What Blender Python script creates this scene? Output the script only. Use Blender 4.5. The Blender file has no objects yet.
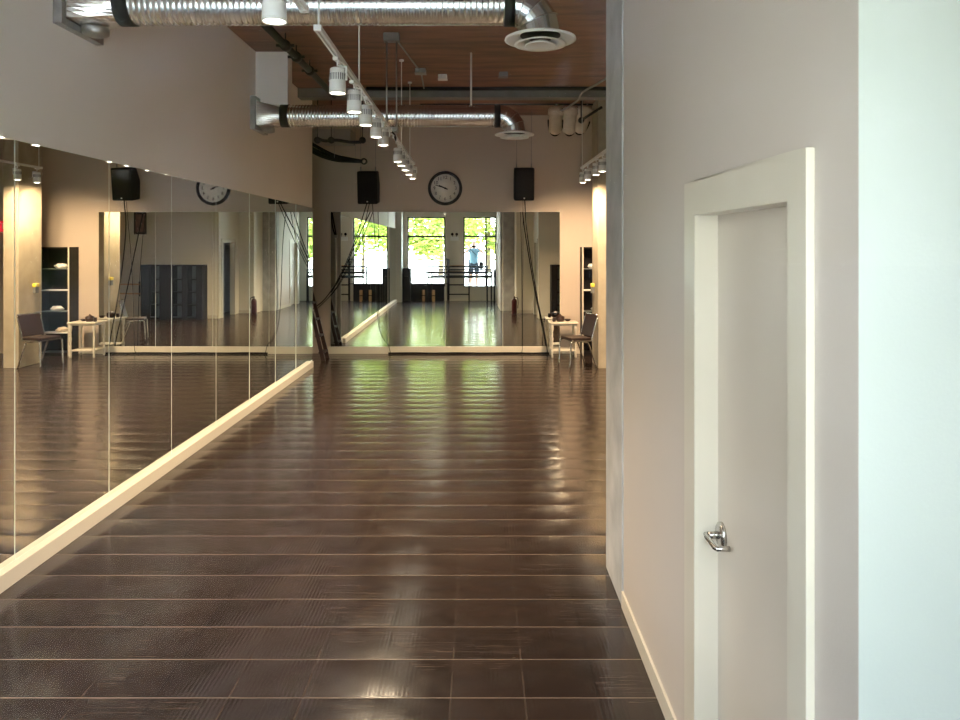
import bpy, bmesh, math, random
from mathutils import Vector, Matrix
R = random.Random(7)
PI = math.pi
scn = bpy.context.scene
COL = scn.collection

# ------------------------------------------------------------------ camera
CZ = 1.95                       # eye height above the studio floor
cam = bpy.data.objects.new('camera', bpy.data.cameras.new('camera'))
COL.objects.link(cam)
cam.location = (0, 0, CZ)
cam.rotation_euler = (PI / 2, 0, 0)
cam.data.sensor_width = 36.0
cam.data.lens = 750 / 960 * 36.0
cam.data.shift_y = -113.5 / 960
cam.data.clip_start = 0.004
cam.data.clip_end = 300
scn.camera = cam

# ------------------------------------------------------------------ world, sun, exposure
world = bpy.data.worlds.new('sky'); scn.world = world
world.use_nodes = True
wn = world.node_tree.nodes; wl = world.node_tree.links
bg = wn['Background']
tc = wn.new('ShaderNodeTexCoord'); sp = wn.new('ShaderNodeSeparateXYZ'); rp = wn.new('ShaderNodeValToRGB')
wl.new(tc.outputs['Generated'], sp.inputs[0]); wl.new(sp.outputs['Z'], rp.inputs[0]); wl.new(rp.outputs[0], bg.inputs[0])
rp.color_ramp.elements[0].position = 0.0; rp.color_ramp.elements[0].color = (0.97, 0.99, 0.96, 1)
rp.color_ramp.elements[1].position = 0.7; rp.color_ramp.elements[1].color = (0.68, 0.82, 1, 1)
bg.inputs[1].default_value = 5.6

sun = bpy.data.objects.new('sun', bpy.data.lights.new('sun', 'SUN')); COL.objects.link(sun)
sun.data.energy = 4.0; sun.data.angle = 0.02; sun.data.color = (1, 0.95, 0.85)
sun.rotation_euler = (math.radians(-38), 0, math.radians(14))   # high behind the building, lights the street

SPOT_W = 88.0
WARM = (1.0, 0.77, 0.52)
vs = scn.view_settings
vs.view_transform = 'Standard'; vs.look = 'None'; vs.exposure = 1.88; vs.gamma = 1.0; vs.use_curve_mapping = False
scn.display_settings.display_device = 'sRGB'
scn.cycles.max_bounces = 14; scn.cycles.glossy_bounces = 10; scn.cycles.diffuse_bounces = 6
scn.cycles.transparent_max_bounces = 16
scn.cycles.use_denoising = True
scn.cycles.sample_clamp_indirect = 6.0
scn.cycles.caustics_reflective = True
scn.cycles.caustics_refractive = False
scn.cycles.blur_glossy = 0.3

# ------------------------------------------------------------------ materials
def srgb(r, g, b):
    f = lambda c: (c / 255 / 12.92) if c <= 10 else ((c / 255 + 0.055) / 1.055) ** 2.4
    return (f(r), f(g), f(b), 1)

def mat(name, col, rough=0.5, metal=0.0, var=0.0, scale=6.0, bump=0.0, bscale=40.0, spec=0.5, stretch=(1, 1, 1)):
    m = bpy.data.materials.new(name); m.use_nodes = True
    nt = m.node_tree; n = nt.nodes; l = nt.links
    b = n['Principled BSDF']
    b.inputs['Roughness'].default_value = rough; b.inputs['Metallic'].default_value = metal
    b.inputs['Specular IOR Level'].default_value = spec
    c = tuple(col[:3]) + (1,)
    b.inputs['Base Color'].default_value = c
    if var or bump:
        t = n.new('ShaderNodeTexCoord'); mp = n.new('ShaderNodeMapping')
        mp.inputs['Scale'].default_value = stretch
        l.new(t.outputs['Object'], mp.inputs[0])
    if var:
        nz = n.new('ShaderNodeTexNoise'); nz.inputs['Scale'].default_value = scale; nz.inputs['Detail'].default_value = 6
        l.new(mp.outputs[0], nz.inputs['Vector'])
        r = n.new('ShaderNodeValToRGB')
        r.color_ramp.elements[0].position = 0.3; r.color_ramp.elements[1].position = 0.7
        r.color_ramp.elements[0].color = tuple(x * (1 - var) for x in c[:3]) + (1,)
        r.color_ramp.elements[1].color = tuple(min(1, x * (1 + var)) for x in c[:3]) + (1,)
        l.new(nz.outputs['Fac'], r.inputs[0]); l.new(r.outputs[0], b.inputs['Base Color'])
    if bump:
        nb = n.new('ShaderNodeTexNoise'); nb.inputs['Scale'].default_value = bscale; nb.inputs['Detail'].default_value = 4
        l.new(mp.outputs[0], nb.inputs['Vector'])
        bp = n.new('ShaderNodeBump'); bp.inputs['Strength'].default_value = bump; bp.inputs['Distance'].default_value = 0.01
        l.new(nb.outputs['Fac'], bp.inputs['Height']); l.new(bp.outputs[0], b.inputs['Normal'])
    return m

def emit(name, col, s):
    m = bpy.data.materials.new(name); m.use_nodes = True
    n = m.node_tree.nodes; b = n['Principled BSDF']
    b.inputs['Base Color'].default_value = tuple(col[:3]) + (1,)
    b.inputs['Emission Color'].default_value = tuple(col[:3]) + (1,)
    b.inputs['Emission Strength'].default_value = s
    return m

def glass_mat():
    m = bpy.data.materials.new('window_glass'); m.use_nodes = True
    nt = m.node_tree; n = nt.nodes; l = nt.links
    n.remove(n['Principled BSDF'])
    tr = n.new('ShaderNodeBsdfTransparent'); tr.inputs[0].default_value = (0.97, 0.99, 0.98, 1)
    gl = n.new('ShaderNodeBsdfGlossy'); gl.inputs['Roughness'].default_value = 0.0
    fr = n.new('ShaderNodeFresnel'); fr.inputs[0].default_value = 1.10
    mx = n.new('ShaderNodeMixShader')
    l.new(fr.outputs[0], mx.inputs[0]); l.new(tr.outputs[0], mx.inputs[1]); l.new(gl.outputs[0], mx.inputs[2])
    l.new(mx.outputs[0], n['Material Output'].inputs[0])
    return m

def floor_mat():
    m = bpy.data.materials.new('dance_floor_tiles'); m.use_nodes = True
    nt = m.node_tree; n = nt.nodes; l = nt.links
    b = n['Principled BSDF']
    t = n.new('ShaderNodeTexCoord'); s = n.new('ShaderNodeSeparateXYZ'); l.new(t.outputs['Object'], s.inputs[0])
    def M(op, a, bb=None, c=None):
        q = n.new('ShaderNodeMath'); q.operation = op
        for i, v in enumerate((a, bb, c)):
            if v is None: continue
            if isinstance(v, (int, float)): q.inputs[i].default_value = v
            else: l.new(v, q.inputs[i])
        return q.outputs[0]
    TX, TY = 0.32, 0.302
    ux = M('DIVIDE', M('ADD', s.outputs['X'], 40 * TX + 0.447), TX); uy = M('DIVIDE', M('ADD', s.outputs['Y'], 40 * TY - 3.24), TY)
    fx = M('FRACT', ux); fy = M('FRACT', uy)
    # every tile bows a little
    ny = M('MULTIPLY', M('SUBTRACT', fy, 0.5), 0.070); nx = M('MULTIPLY', M('SUBTRACT', fx, 0.5), 0.02)
    wob = n.new('ShaderNodeTexNoise'); wob.inputs['Scale'].default_value = 2.6; wob.inputs['Detail'].default_value = 4
    l.new(t.outputs['Object'], wob.inputs['Vector'])
    ws = n.new('ShaderNodeSeparateColor'); l.new(wob.outputs['Color'], ws.inputs[0])
    nx = M('ADD', nx, M('MULTIPLY', M('SUBTRACT', ws.outputs[0], 0.5), 0.07))
    ny = M('ADD', ny, M('MULTIPLY', M('SUBTRACT', ws.outputs[1], 0.5), 0.02))
    cb = n.new('ShaderNodeCombineXYZ'); l.new(nx, cb.inputs[0]); l.new(ny, cb.inputs[1]); cb.inputs[2].default_value = 1
    nm = n.new('ShaderNodeVectorMath'); nm.operation = 'NORMALIZE'; l.new(cb.outputs[0], nm.inputs[0])
    # seams
    ex = M('LESS_THAN', M('MINIMUM', fx, M('SUBTRACT', 1.0, fx)), 0.011)
    odd = M('GREATER_THAN', M('MODULO', M('FLOOR', M('ADD', ux, 2.5)), 3.0), 0.5)
    ey = M('LESS_THAN', M('MINIMUM', fy, M('SUBTRACT', 1.0, fy)), 0.008)
    # tile tone and wear
    wn_ = n.new('ShaderNodeTexWhiteNoise'); wn_.noise_dimensions = '2D'
    cf = n.new('ShaderNodeCombineXYZ'); l.new(M('FLOOR', ux), cf.inputs[0]); l.new(M('FLOOR', uy), cf.inputs[1]); l.new(cf.outputs[0], wn_.inputs['Vector'])
    nz = n.new('ShaderNodeTexNoise'); nz.inputs['Scale'].default_value = 9; nz.inputs['Detail'].default_value = 8; nz.inputs['Roughness'].default_value = 0.7
    l.new(t.outputs['Object'], nz.inputs['Vector'])
    tone = M('ADD', M('MULTIPLY', wn_.outputs['Value'], 0.16), M('MULTIPLY', nz.outputs['Fac'], 0.84))
    ra = n.new('ShaderNodeValToRGB'); l.new(tone, ra.inputs[0])
    ra.color_ramp.elements[0].position = 0.25; ra.color_ramp.elements[1].position = 0.8
    ra.color_ramp.elements[0].color = (0.014, 0.0095, 0.0075, 1); ra.color_ramp.elements[1].color = (0.036, 0.023, 0.018, 1)
    # scratches: thin bands of a stretched, turned noise
    def scratch(rot, sc, lo, hi, f):
        mp = n.new('ShaderNodeMapping'); mp.inputs['Rotation'].default_value = (0, 0, rot); mp.inputs['Scale'].default_value = sc
        l.new(t.outputs['Object'], mp.inputs[0])
        q = n.new('ShaderNodeTexNoise'); q.inputs['Scale'].default_value = 1; q.inputs['Detail'].default_value = 3
        l.new(mp.outputs[0], q.inputs['Vector'])
        d = M('ABSOLUTE', M('SUBTRACT', q.outputs['Fac'], 0.5))
        return M('MULTIPLY', M('LESS_THAN', d, lo), f)
    sc = M('ADD', scratch(0.42, (0.7, 34, 1), 0.0035, 0, 0.30), scratch(-0.25, (0.6, 40, 1), 0.003, 0, 0.25))
    gate = n.new('ShaderNodeTexNoise'); gate.inputs['Scale'].default_value = 1.3; l.new(t.outputs['Object'], gate.inputs['Vector'])
    sc = M('MULTIPLY', sc, M('GREATER_THAN', gate.outputs['Fac'], 0.52))
    m1 = n.new('ShaderNodeMix'); m1.data_type = 'RGBA'; l.new(M('MULTIPLY', sc, 0.55), m1.inputs[0]); l.new(ra.outputs[0], m1.inputs[6]); m1.inputs[7].default_value = (0.30, 0.22, 0.17, 1)
    m2 = n.new('ShaderNodeMix'); m2.data_type = 'RGBA'; l.new(M('MULTIPLY', ex, 0.8), m2.inputs[0]); l.new(m1.outputs[2], m2.inputs[6]); mc = n.new('ShaderNodeMix'); mc.data_type = 'RGBA'; l.new(odd, mc.inputs[0]); mc.inputs[6].default_value = (0.002, 0.002, 0.002, 1); mc.inputs[7].default_value = (0.050, 0.036, 0.028, 1); l.new(mc.outputs[2], m2.inputs[7])
    m3 = n.new('ShaderNodeMix'); m3.data_type = 'RGBA'; l.new(M('MULTIPLY', ey, 0.55), m3.inputs[0]); l.new(m2.outputs[2], m3.inputs[6]); m3.inputs[7].default_value = (0.30, 0.23, 0.18, 1)
    l.new(m3.outputs[2], b.inputs['Base Color'])
    l.new(M('ADD', 0.09, M('MULTIPLY', nz.outputs['Fac'], 0.16)), b.inputs['Roughness'])
    # fine ribs along each tile
    rib = M('SINE', M('MULTIPLY', s.outputs['X'], 2 * PI / 0.020))
    nb = n.new('ShaderNodeTexNoise'); nb.inputs['Scale'].default_value = 60; l.new(t.outputs['Object'], nb.inputs['Vector'])
    hh = M('ADD', M('MULTIPLY', rib, 0.25), nb.outputs['Fac'])
    bp = n.new('ShaderNodeBump'); bp.inputs['Strength'].default_value = 0.06; bp.inputs['Distance'].default_value = 0.003
    l.new(hh, bp.inputs['Height']); l.new(nm.outputs[0], bp.inputs['Normal']); l.new(bp.outputs[0], b.inputs['Normal'])
    b.inputs['Specular IOR Level'].default_value = 0.48
    return m

def leaf_mat():
    m = bpy.data.materials.new('sunlit_leaves'); m.use_nodes = True
    nt = m.node_tree; n = nt.nodes; l = nt.links
    n.remove(n['Principled BSDF'])
    d = n.new('ShaderNodeBsdfDiffuse'); tr = n.new('ShaderNodeBsdfTranslucent'); mx = n.new('ShaderNodeMixShader'); mx.inputs[0].default_value = 0.4
    g = n.new('ShaderNodeTexNoise'); g.inputs['Scale'].default_value = 3.0
    t = n.new('ShaderNodeTexCoord'); l.new(t.outputs['Object'], g.inputs['Vector'])
    r = n.new('ShaderNodeValToRGB'); r.color_ramp.elements[0].position = .35; r.color_ramp.elements[1].position = .65
    r.color_ramp.elements[0].color = (0.11, 0.20, 0.04, 1); r.color_ramp.elements[1].color = (0.44, 0.47, 0.115, 1)
    l.new(g.outputs['Fac'], r.inputs[0]); l.new(r.outputs[0], d.inputs[0]); l.new(r.outputs[0], tr.inputs[0])
    l.new(d.outputs[0], mx.inputs[1]); l.new(tr.outputs[0], mx.inputs[2]); l.new(mx.outputs[0], n['Material Output'].inputs[0])
    return m

M_ = dict(
    floor=floor_mat(), glass=glass_mat(), leaves=leaf_mat(),
    wall=mat('painted_wall', (0.52, 0.455, 0.405), 0.55, var=0.03, scale=1.2, bump=0.05, bscale=90),
    wallleft=mat('painted_mirror_wall', (0.88, 0.85, 0.83), 0.55, var=0.02, scale=1.2, bump=0.04, bscale=90),
    wallback=mat('painted_back_wall', (0.50, 0.41, 0.335), 0.6, var=0.03, scale=1.0, bump=0.04),
    wallwhite=mat('white_painted_wall', (0.50, 0.52, 0.48), 0.5, var=0.01, scale=2, bump=0.03, bscale=120),
    wallgrey=mat('grey_wall', (0.33, 0.31, 0.29), 0.6, var=0.04, scale=2),
    wallcream=mat('cream_wall', (0.72, 0.66, 0.55), 0.6, var=0.02, scale=2),
    trim=mat('cream_trim', (0.58, 0.52, 0.43), 0.35, var=0.01, scale=5),
    door=mat('cream_door_paint', (0.52, 0.455, 0.385), 0.4, var=0.015, scale=3),
    ply=mat('plywood_ceiling', (0.20, 0.080, 0.052), 0.5, var=0.45, scale=2.2, bump=0.08, stretch=(0.6, 3.2, 1)),
    concrete=mat('bare_concrete', (0.40, 0.39, 0.385), 0.7, var=0.18, scale=5, bump=0.25, bscale=14),
    concrete2=mat('pale_concrete', (0.42, 0.36, 0.27), 0.75, var=0.12, scale=5, bump=0.2, bscale=14),
    steel=mat('grey_steel', (0.22, 0.22, 0.22), 0.5, 0.4, var=0.12, scale=6),
    galv=mat('galvanised_duct', (0.68, 0.70, 0.71), 0.24, 1.0, var=0.06, scale=9),
    galvdull=mat('dull_galvanised', (0.42, 0.42, 0.42), 0.45, 0.9, var=0.15, scale=12),
    foil=mat('foil_tape', (0.85, 0.83, 0.80), 0.25, 0.9, bump=0.2, bscale=25),
    rubber=mat('black_rubber', (0.007, 0.008, 0.010), 0.6, var=0.1),
    black=mat('black_plastic', (0.008, 0.008, 0.008), 0.75, spec=0.15),
    blackgloss=mat('black_gloss', (0.008, 0.008, 0.009), 0.25),
    blackmetal=mat('black_painted_steel', (0.008, 0.008, 0.009), 0.45),
    white=mat('white_metal', (0.80, 0.79, 0.77), 0.35),
    whitepaint=mat('white_painted_wood', (0.56, 0.51, 0.43), 0.4, var=0.04, scale=12),
    chrome=mat('chrome', (0.75, 0.74, 0.72), 0.12, 1.0),
    satin=mat('satin_nickel', (0.55, 0.53, 0.50), 0.25, 1.0),
    darklever=mat('dark_lever_edge', (0.10, 0.10, 0.13), 0.2, 1.0),
    brownwood=mat('dark_brown_wood', (0.030, 0.012, 0.008), 0.4, var=0.3, scale=10, stretch=(1, 1, 0.2)),
    tan=mat('tan_wood', (0.55, 0.33, 0.18), 0.4, var=0.15, scale=10),
    brownvinyl=mat('brown_vinyl', (0.018, 0.008, 0.006), 0.4, bump=0.1, bscale=120),
    dkwood=mat('black_brown_cabinet', (0.010, 0.008, 0.008), 0.5, var=0.15, scale=8, spec=0.2),
    greyback=mat('grey_cabinet_back', (0.11, 0.12, 0.115), 0.4, var=0.05),
    face=mat('clock_face', (0.72, 0.70, 0.66), 0.4),
    fabric=mat('pale_fabric', (0.66, 0.55, 0.44), 0.8, var=0.08, scale=14, bump=0.2, bscale=60),
    red=mat('red_enamel', (0.05, 0.006, 0.006), 0.3),
    yellow=mat('yellow_plastic', (0.75, 0.60, 0.05), 0.4),
    mirror=mat('mirror_glass', (0.86, 0.89, 0.86), 0.0, 1.0),
    mirroredge=mat('polished_mirror_edge', (0.80, 0.84, 0.76), 0.25, 0.0),
    lens=emit('warm_lamp_lens', (1.0, 0.88, 0.70), 8.0),
    exitred=emit('red_exit_light', (1.0, 0.04, 0.06), 0.22),
    pave=mat('pale_pavement', (0.62, 0.60, 0.56), 0.8, var=0.06, scale=2),
    bark=mat('bark', (0.12, 0.09, 0.06), 0.9, var=0.3, scale=8),
    skin=mat('skin', (0.32, 0.18, 0.125), 0.5),
    shirt=mat('light_blue_cotton', (0.11, 0.22, 0.30), 0.8, var=0.1, scale=20),
    shorts=mat('dark_blue_cotton', (0.015, 0.028, 0.045), 0.8, var=0.1, scale=20),
    hair=mat('dark_hair', (0.03, 0.022, 0.018), 0.6, bump=0.4, bscale=80),
    navy=mat('dark_navy_vinyl', (0.006, 0.010, 0.018), 0.5, var=0.2, scale=3),
    picred=mat('faded_red_print', (0.20, 0.07, 0.06), 0.5, var=0.5, scale=8),
)

# ------------------------------------------------------------------ mesh helpers
def bx(bm, x0, x1, y0, y1, z0, z1, mi=0):
    vs_ = [bm.verts.new((x, y, z)) for z in (z0, z1) for y in (y0, y1) for x in (x0, x1)]
    for f in ((0, 2, 3, 1), (4, 5, 7, 6), (0, 1, 5, 4), (2, 6, 7, 3), (1, 3, 7, 5), (0, 4, 6, 2)):
        bm.faces.new([vs_[i] for i in f]).material_index = mi

def frame_at(d):
    d = d.normalized()
    up = Vector((0, 0, 1)) if abs(d.z) < 0.95 else Vector((1, 0, 0))
    a = d.cross(up).normalized(); b = a.cross(d).normalized()
    return a, b

def tube(bm, pts, r, seg=8, cap=True, mi=0):
    pts = [Vector(p) for p in pts]; n = len(pts)
    rr = r if isinstance(r, (list, tuple)) else [r] * n
    rings = []; pa = None
    for i, p in enumerate(pts):
        d = (pts[min(i + 1, n - 1)] - pts[max(i - 1, 0)])
        if i and i < n - 1:
            d = (pts[i + 1] - p).normalized() + (p - pts[i - 1]).normalized()
        if d.length < 1e-9: d = Vector((0, 0, 1))
        d.normalize()
        if pa is None: a, b = frame_at(d)
        else:
            a = pa - d * pa.dot(d); a.normalize(); b = d.cross(a) * -1
        pa = a
        k = 1.0
        if 0 < i < n - 1:
            c = (pts[i + 1] - p).normalized().dot(d)
            k = 1 / max(c, 0.5)
        rings.append([bm.verts.new(p + (a * math.cos(2 * PI * j / seg) + b * math.sin(2 * PI * j / seg)) * rr[i] * (k if False else 1.0)) for j in range(seg)])
    for q in range(n - 1):
        for j in range(seg):
            f = bm.faces.new((rings[q][j], rings[q][(j + 1) % seg], rings[q + 1][(j + 1) % seg], rings[q + 1][j])); f.smooth = True; f.material_index = mi
    if cap:
        for ring in (rings[0], rings[-1]):
            try: bm.faces.new(ring).material_index = mi
            except ValueError: pass

def lathe(bm, prof, seg=32, c=(0, 0, 0), smooth=True, mi=0, axis='Z', cap=True):
    c = Vector(c); rings = []
    for r, z in prof:
        row = []
        for j in range(seg):
            a = 2 * PI * j / seg
            v = Vector((r * math.cos(a), r * math.sin(a), z))
            if axis == 'X': v = Vector((v.z, v.x, v.y))
            elif axis == 'Y': v = Vector((v.x, v.z, v.y))
            row.append(bm.verts.new(c + v))
        rings.append(row)
    for q in range(len(prof) - 1):
        for j in range(seg):
            f = bm.faces.new((rings[q][j], rings[q][(j + 1) % seg], rings[q + 1][(j + 1) % seg], rings[q + 1][j])); f.smooth = smooth; f.material_index = mi
    for ring, (r, z) in ((rings[0], prof[0]), (rings[-1], prof[-1])):
        if cap and r > 1e-5:
            try: bm.faces.new(ring).material_index = mi
            except ValueError: pass

def curve_pts(pts, n=8):
    """Catmull-Rom through the points."""
    P = [Vector(p) for p in pts]; P = [P[0] * 2 - P[1]] + P + [P[-1] * 2 - P[-2]]
    out = []
    for i in range(1, len(P) - 2):
        for k in range(n):
            t = k / n
            a, b, c, d = P[i - 1], P[i], P[i + 1], P[i + 2]
            out.append(0.5 * ((2 * b) + (c - a) * t + (2 * a - 5 * b + 4 * c - d) * t * t + (3 * b - a - 3 * c + d) * t ** 3))
    out.append(P[-2]); return out

def obj(name, bm, m, parent=None, bevel=0.0, loc=None):
    bmesh.ops.remove_doubles(bm, verts=bm.verts, dist=1e-6)
    bmesh.ops.recalc_face_normals(bm, faces=bm.faces)
    me = bpy.data.meshes.new(name); bm.to_mesh(me); bm.free()
    for q in (m if isinstance(m, (list, tuple)) else [m]): me.materials.append(M_[q])
    o = bpy.data.objects.new(name, me); COL.objects.link(o)
    if parent: o.parent = parent
    if loc: o.location = loc
    if bevel:
        b = o.modifiers.new('edge', 'BEVEL'); b.width = bevel; b.segments = 2; b.limit_method = 'ANGLE'
    return o

def B(): return bmesh.new()
def box_obj(name, dims, m, parent=None, bevel=0.0):
    bm = B(); bx(bm, *dims); return obj(name, bm, m, parent, bevel)

def struct(o):
    o['kind'] = 'structure'; return o
def tag(o, label, cat, group=None, kind=None):
    o['label'] = label; o['category'] = cat
    if group: o['group'] = group
    if kind: o['kind'] = kind
    return o
def thing(name, label, cat, loc=(0, 0, 0), rz=0.0, group=None):
    o = bpy.data.objects.new(name, None); COL.objects.link(o); o.empty_display_size = 0.1
    o.location = loc; o.rotation_euler = (0, 0, rz)
    return tag(o, label, cat, group)
def dup(root, loc, rz=None, label=None, rot=None):
    r = root.copy(); COL.objects.link(r); r.location = loc
    if rz is not None: r.rotation_euler = (0, 0, rz)
    if rot is not None: r.rotation_euler = rot
    if label: r['label'] = label
    for ch in list(root.children):
        c = ch.copy(); COL.objects.link(c); c.parent = r
        for g in list(ch.children):
            d = g.copy(); COL.objects.link(d); d.parent = c
    return r

def text_into(bm, s, size, mtx, depth=0.002):
    cu = bpy.data.curves.new('t', 'FONT'); cu.body = s; cu.size = size; cu.align_x = 'CENTER'; cu.align_y = 'CENTER'; cu.extrude = depth
    o = bpy.data.objects.new('t', cu); COL.objects.link(o)
    dg = bpy.context.evaluated_depsgraph_get(); me = bpy.data.meshes.new_from_object(o.evaluated_get(dg))
    me.transform(mtx); bm.from_mesh(me)
    bpy.data.objects.remove(o); bpy.data.meshes.remove(me); bpy.data.curves.remove(cu)

ORD = ['first', 'second', 'third', 'fourth', 'fifth', 'sixth', 'seventh', 'eighth', 'ninth', 'tenth', 'eleventh']

# ================================================================== THE SETTING
ZC = 4.34            # ceiling
YB = 13.67           # back wall
XM = -2.745           # long mirror face
XW = 0.775           # face of the wall with the door
YW = 0.35            # inner face of the window wall
bm = B(); bx(bm, -4.3, 4.7, 0.15, YB + 0.1, -0.15, 0.0); struct(obj('floor', bm, 'floor'))
bm = B(); bx(bm, -4.4, 4.8, 0.0, YB + 0.2, ZC, ZC + 0.25); struct(obj('ceiling', bm, 'ply'))

bm = B(); bx(bm, -3.2, XM - 0.006, YW, 12.3, 0, ZC); bx(bm, -4.2, -3.2, 12.15, 12.3, 0, ZC)
struct(obj('wall_left', bm, 'wallleft'))
struct(box_obj('wall_niche', (-4.3, -4.2, 12.15, YB, 0, ZC), 'wallgrey'))
struct(box_obj('wall_back', (-4.3, 4.7, YB, YB + 0.1, 0, ZC), 'wallback'))
struct(box_obj('wall_far_right', (4.6, 4.7, 6.9, YB, 0, ZC), 'wallcream'))
struct(box_obj('wall_partition_end', (-4.2, XM - 0.008, 12.30, 12.31, 0, ZC), 'wallgrey'))
struct(box_obj('trim_4', (-3.1, -2.2, 12.75, 13.2, 3.72, 3.95), 'wallgrey'))
# corner pier at the window end of the long mirror
struct(box_obj('wall_pier', (-2.75, -2.54, YW, 1.05, 0, ZC), 'wallwhite'))

# wall with the door
D0, D1, DH = 1.842, 2.64, 2.06
bm = B()
bx(bm, XW, XW + 0.13, 1.5365, D0 - 0.02, 0, ZC)
bx(bm, XW, XW + 0.13, D1 + 0.02, 4.05, 0, ZC)
bx(bm, XW, XW + 0.13, D0 - 0.02, D1 + 0.02, DH + 0.02, ZC)
struct(obj('wall_right', bm, 'wall'))
struct(box_obj('wall_window_return', (XW + 0.0005, 2.2, 1.535, 1.60, 0, ZC), 'wallwhite'))
struct(box_obj('column_front', (0.766, 1.19, 4.05, 4.56, 0, ZC), 'concrete', bevel=0.004))
bm = B()
bx(bm, 1.19, 1.31, 4.3, 5.4, 0, ZC); bx(bm, 1.31, 1.81, 5.28, 5.4, 0, ZC)
bx(bm, 1.69, 1.81, 5.4, 5.80, 0, ZC); bx(bm, 1.69, 1.81, 6.70, 6.88, 0, ZC); bx(bm, 1.69, 1.81, 5.80, 6.70, 2.06, ZC)
struct(obj('wall_recess', bm, 'wallcream'))
struct(box_obj('wall_cross', (1.69, 4.7, 6.88, 7.0, 0, ZC), 'wallcream'))
struct(box_obj('wall_outer', (2.2, 2.3, 0.15, 6.88, 0, ZC), 'wallgrey'))
struct(box_obj('column_back', (1.89, 2.14, 12.0, 12.63, 0, ZC), 'concrete2', bevel=0.006))

# window wall: two bays
AX0, AX1 = -0.378, 0.80
BX0, BX1 = -2.39, -1.04
ZS, ZT, ZTR = 0.49, 3.01, 2.31
bm = B()
bx(bm, -3.2, BX0, 0.15, YW, 0, ZC); bx(bm, BX1, AX0, 0.15, YW, 0, ZC); bx(bm, AX1, 2.3, 0.15, YW, 0, ZC)
for a, b in ((BX0, BX1), (AX0, AX1)):
    bx(bm, a, b, 0.15, YW, 0, ZS); bx(bm, a, b, 0.15, YW, ZT, ZC)
struct(obj('wall_window', bm, 'wallcream'))
def window(name, x0, x1, mull):
    r = bpy.data.objects.new(name, None); COL.objects.link(r); r.location = ((x0 + x1) / 2, 0.25, ZS); struct(r)
    bm = B(); ox, oy, oz = r.location
    f = lambda a, b, c, d: bx(bm, a - ox, b - ox, -0.03, 0.03, c - oz, d - oz)
    f(x0, x0 + .04, ZS, ZT); f(x1 - .04, x1, ZS, ZT); f(x0 + .04, x1 - .04, ZS, ZS + .04); f(x0 + .04, x1 - .04, ZT - .04, ZT)
    f(x0 + .04, x1 - .04, ZTR - .03, ZTR + .03)
    for m in mull: f(m - .03, m + .03, ZS + .04, ZTR - .03); f(m - .03, m + .03, ZTR + .03, ZT - .04)
    obj('window_frame', bm, 'blackmetal', r)
    bm = B(); bm.faces.new([bm.verts.new((x - ox, 0.0, z - oz)) for x, z in ((x0 + .02, ZS + .02), (x1 - .02, ZS + .02), (x1 - .02, ZT - .02), (x0 + .02, ZT - .02))])
    obj('window_pane', bm, 'glass', r)
    bm = B(); bx(bm, x0 - ox, x1 - ox, 0.03, 0.12, -0.0, 0.025); obj('window_sill', bm, 'trim', r)
    pl = bpy.data.objects.new('daylight_portal', bpy.data.lights.new('daylight_portal', 'AREA')); COL.objects.link(pl)
    pl.data.shape = 'RECTANGLE'; pl.data.size = x1 - x0; pl.data.size_y = ZT - ZS; pl.data.cycles.is_portal = True
    pl.location = ((x0 + x1) / 2, 0.20, (ZS + ZT) / 2); pl.rotation_euler = (PI / 2, 0, 0)
window('window_1', AX0, AX1, (0.43,))
window('window_2', BX0, BX1, ())

# trims under the mirrors, baseboard
struct(box_obj('trim_1', (XM - 0.006, XM + 0.055, 1.05, 12.12, 0, 0.10), 'trim', bevel=0.003))
struct(box_obj('trim_2', (-2.76, 1.47, YB - 0.05, YB, 0, 0.13), 'trim', bevel=0.003))
bm = B(); bx(bm, XW - 0.012, XW, D1 + 0.135, 4.05, 0, 0.09); bx(bm, XW - 0.012, XW, 1.54, D0 - 0.13, 0, 0.09)
struct(obj('baseboard_right', bm, 'trim', bevel=0.002))
bm = B(); bx(bm, 1.50, 1.89, YB - 0.012, YB, 0, 0.09); bx(bm, 1.70, 4.6, 7.0, 7.012, 0, 0.09); bx(bm, 1.19, 1.69, 5.4, 5.412, 0, 0.09)
struct(obj('baseboard_back', bm, 'trim'))

# ceiling beam and pipes
struct(box_obj('beam_1', (-4.2, 4.6, 11.31, 11.55, 4.20, ZC), 'steel', bevel=0.004))

# the door with its frame
door = bpy.data.objects.new('door_1', None); COL.objects.link(door); door.location = (XW, (D0 + D1) / 2, 0); struct(door)
door['label'] = 'closed cream flush door with chrome lever'
oy = door.location.y
box_obj('door_panel', (0.063, 0.105, D0 - oy, D1 - oy, 0.008, DH), 'door', door)
bm = B()
c = 0.021
for (a, b, z0, z1) in ((D0 - .107, D0, 0, DH + .12), (D1, D1 + .13, 0, DH + .12), (D0, D1, DH, DH + .12)):
    bx(bm, -c, 0, a - oy, b - oy, z0, z1)
obj('door_casing', bm, 'trim', door, bevel=0.002)
bm = B()
for (a, b, z0, z1) in ((D0 - .02, D0, 0, DH), (D1, D1 + .02, 0, DH), (D0 - .02, D1 + .02, DH, DH + .02)):
    bx(bm, -0.001, 0.13, a - oy, b - oy, z0, z1)
obj('door_jamb', bm, 'trim', door)
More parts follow.
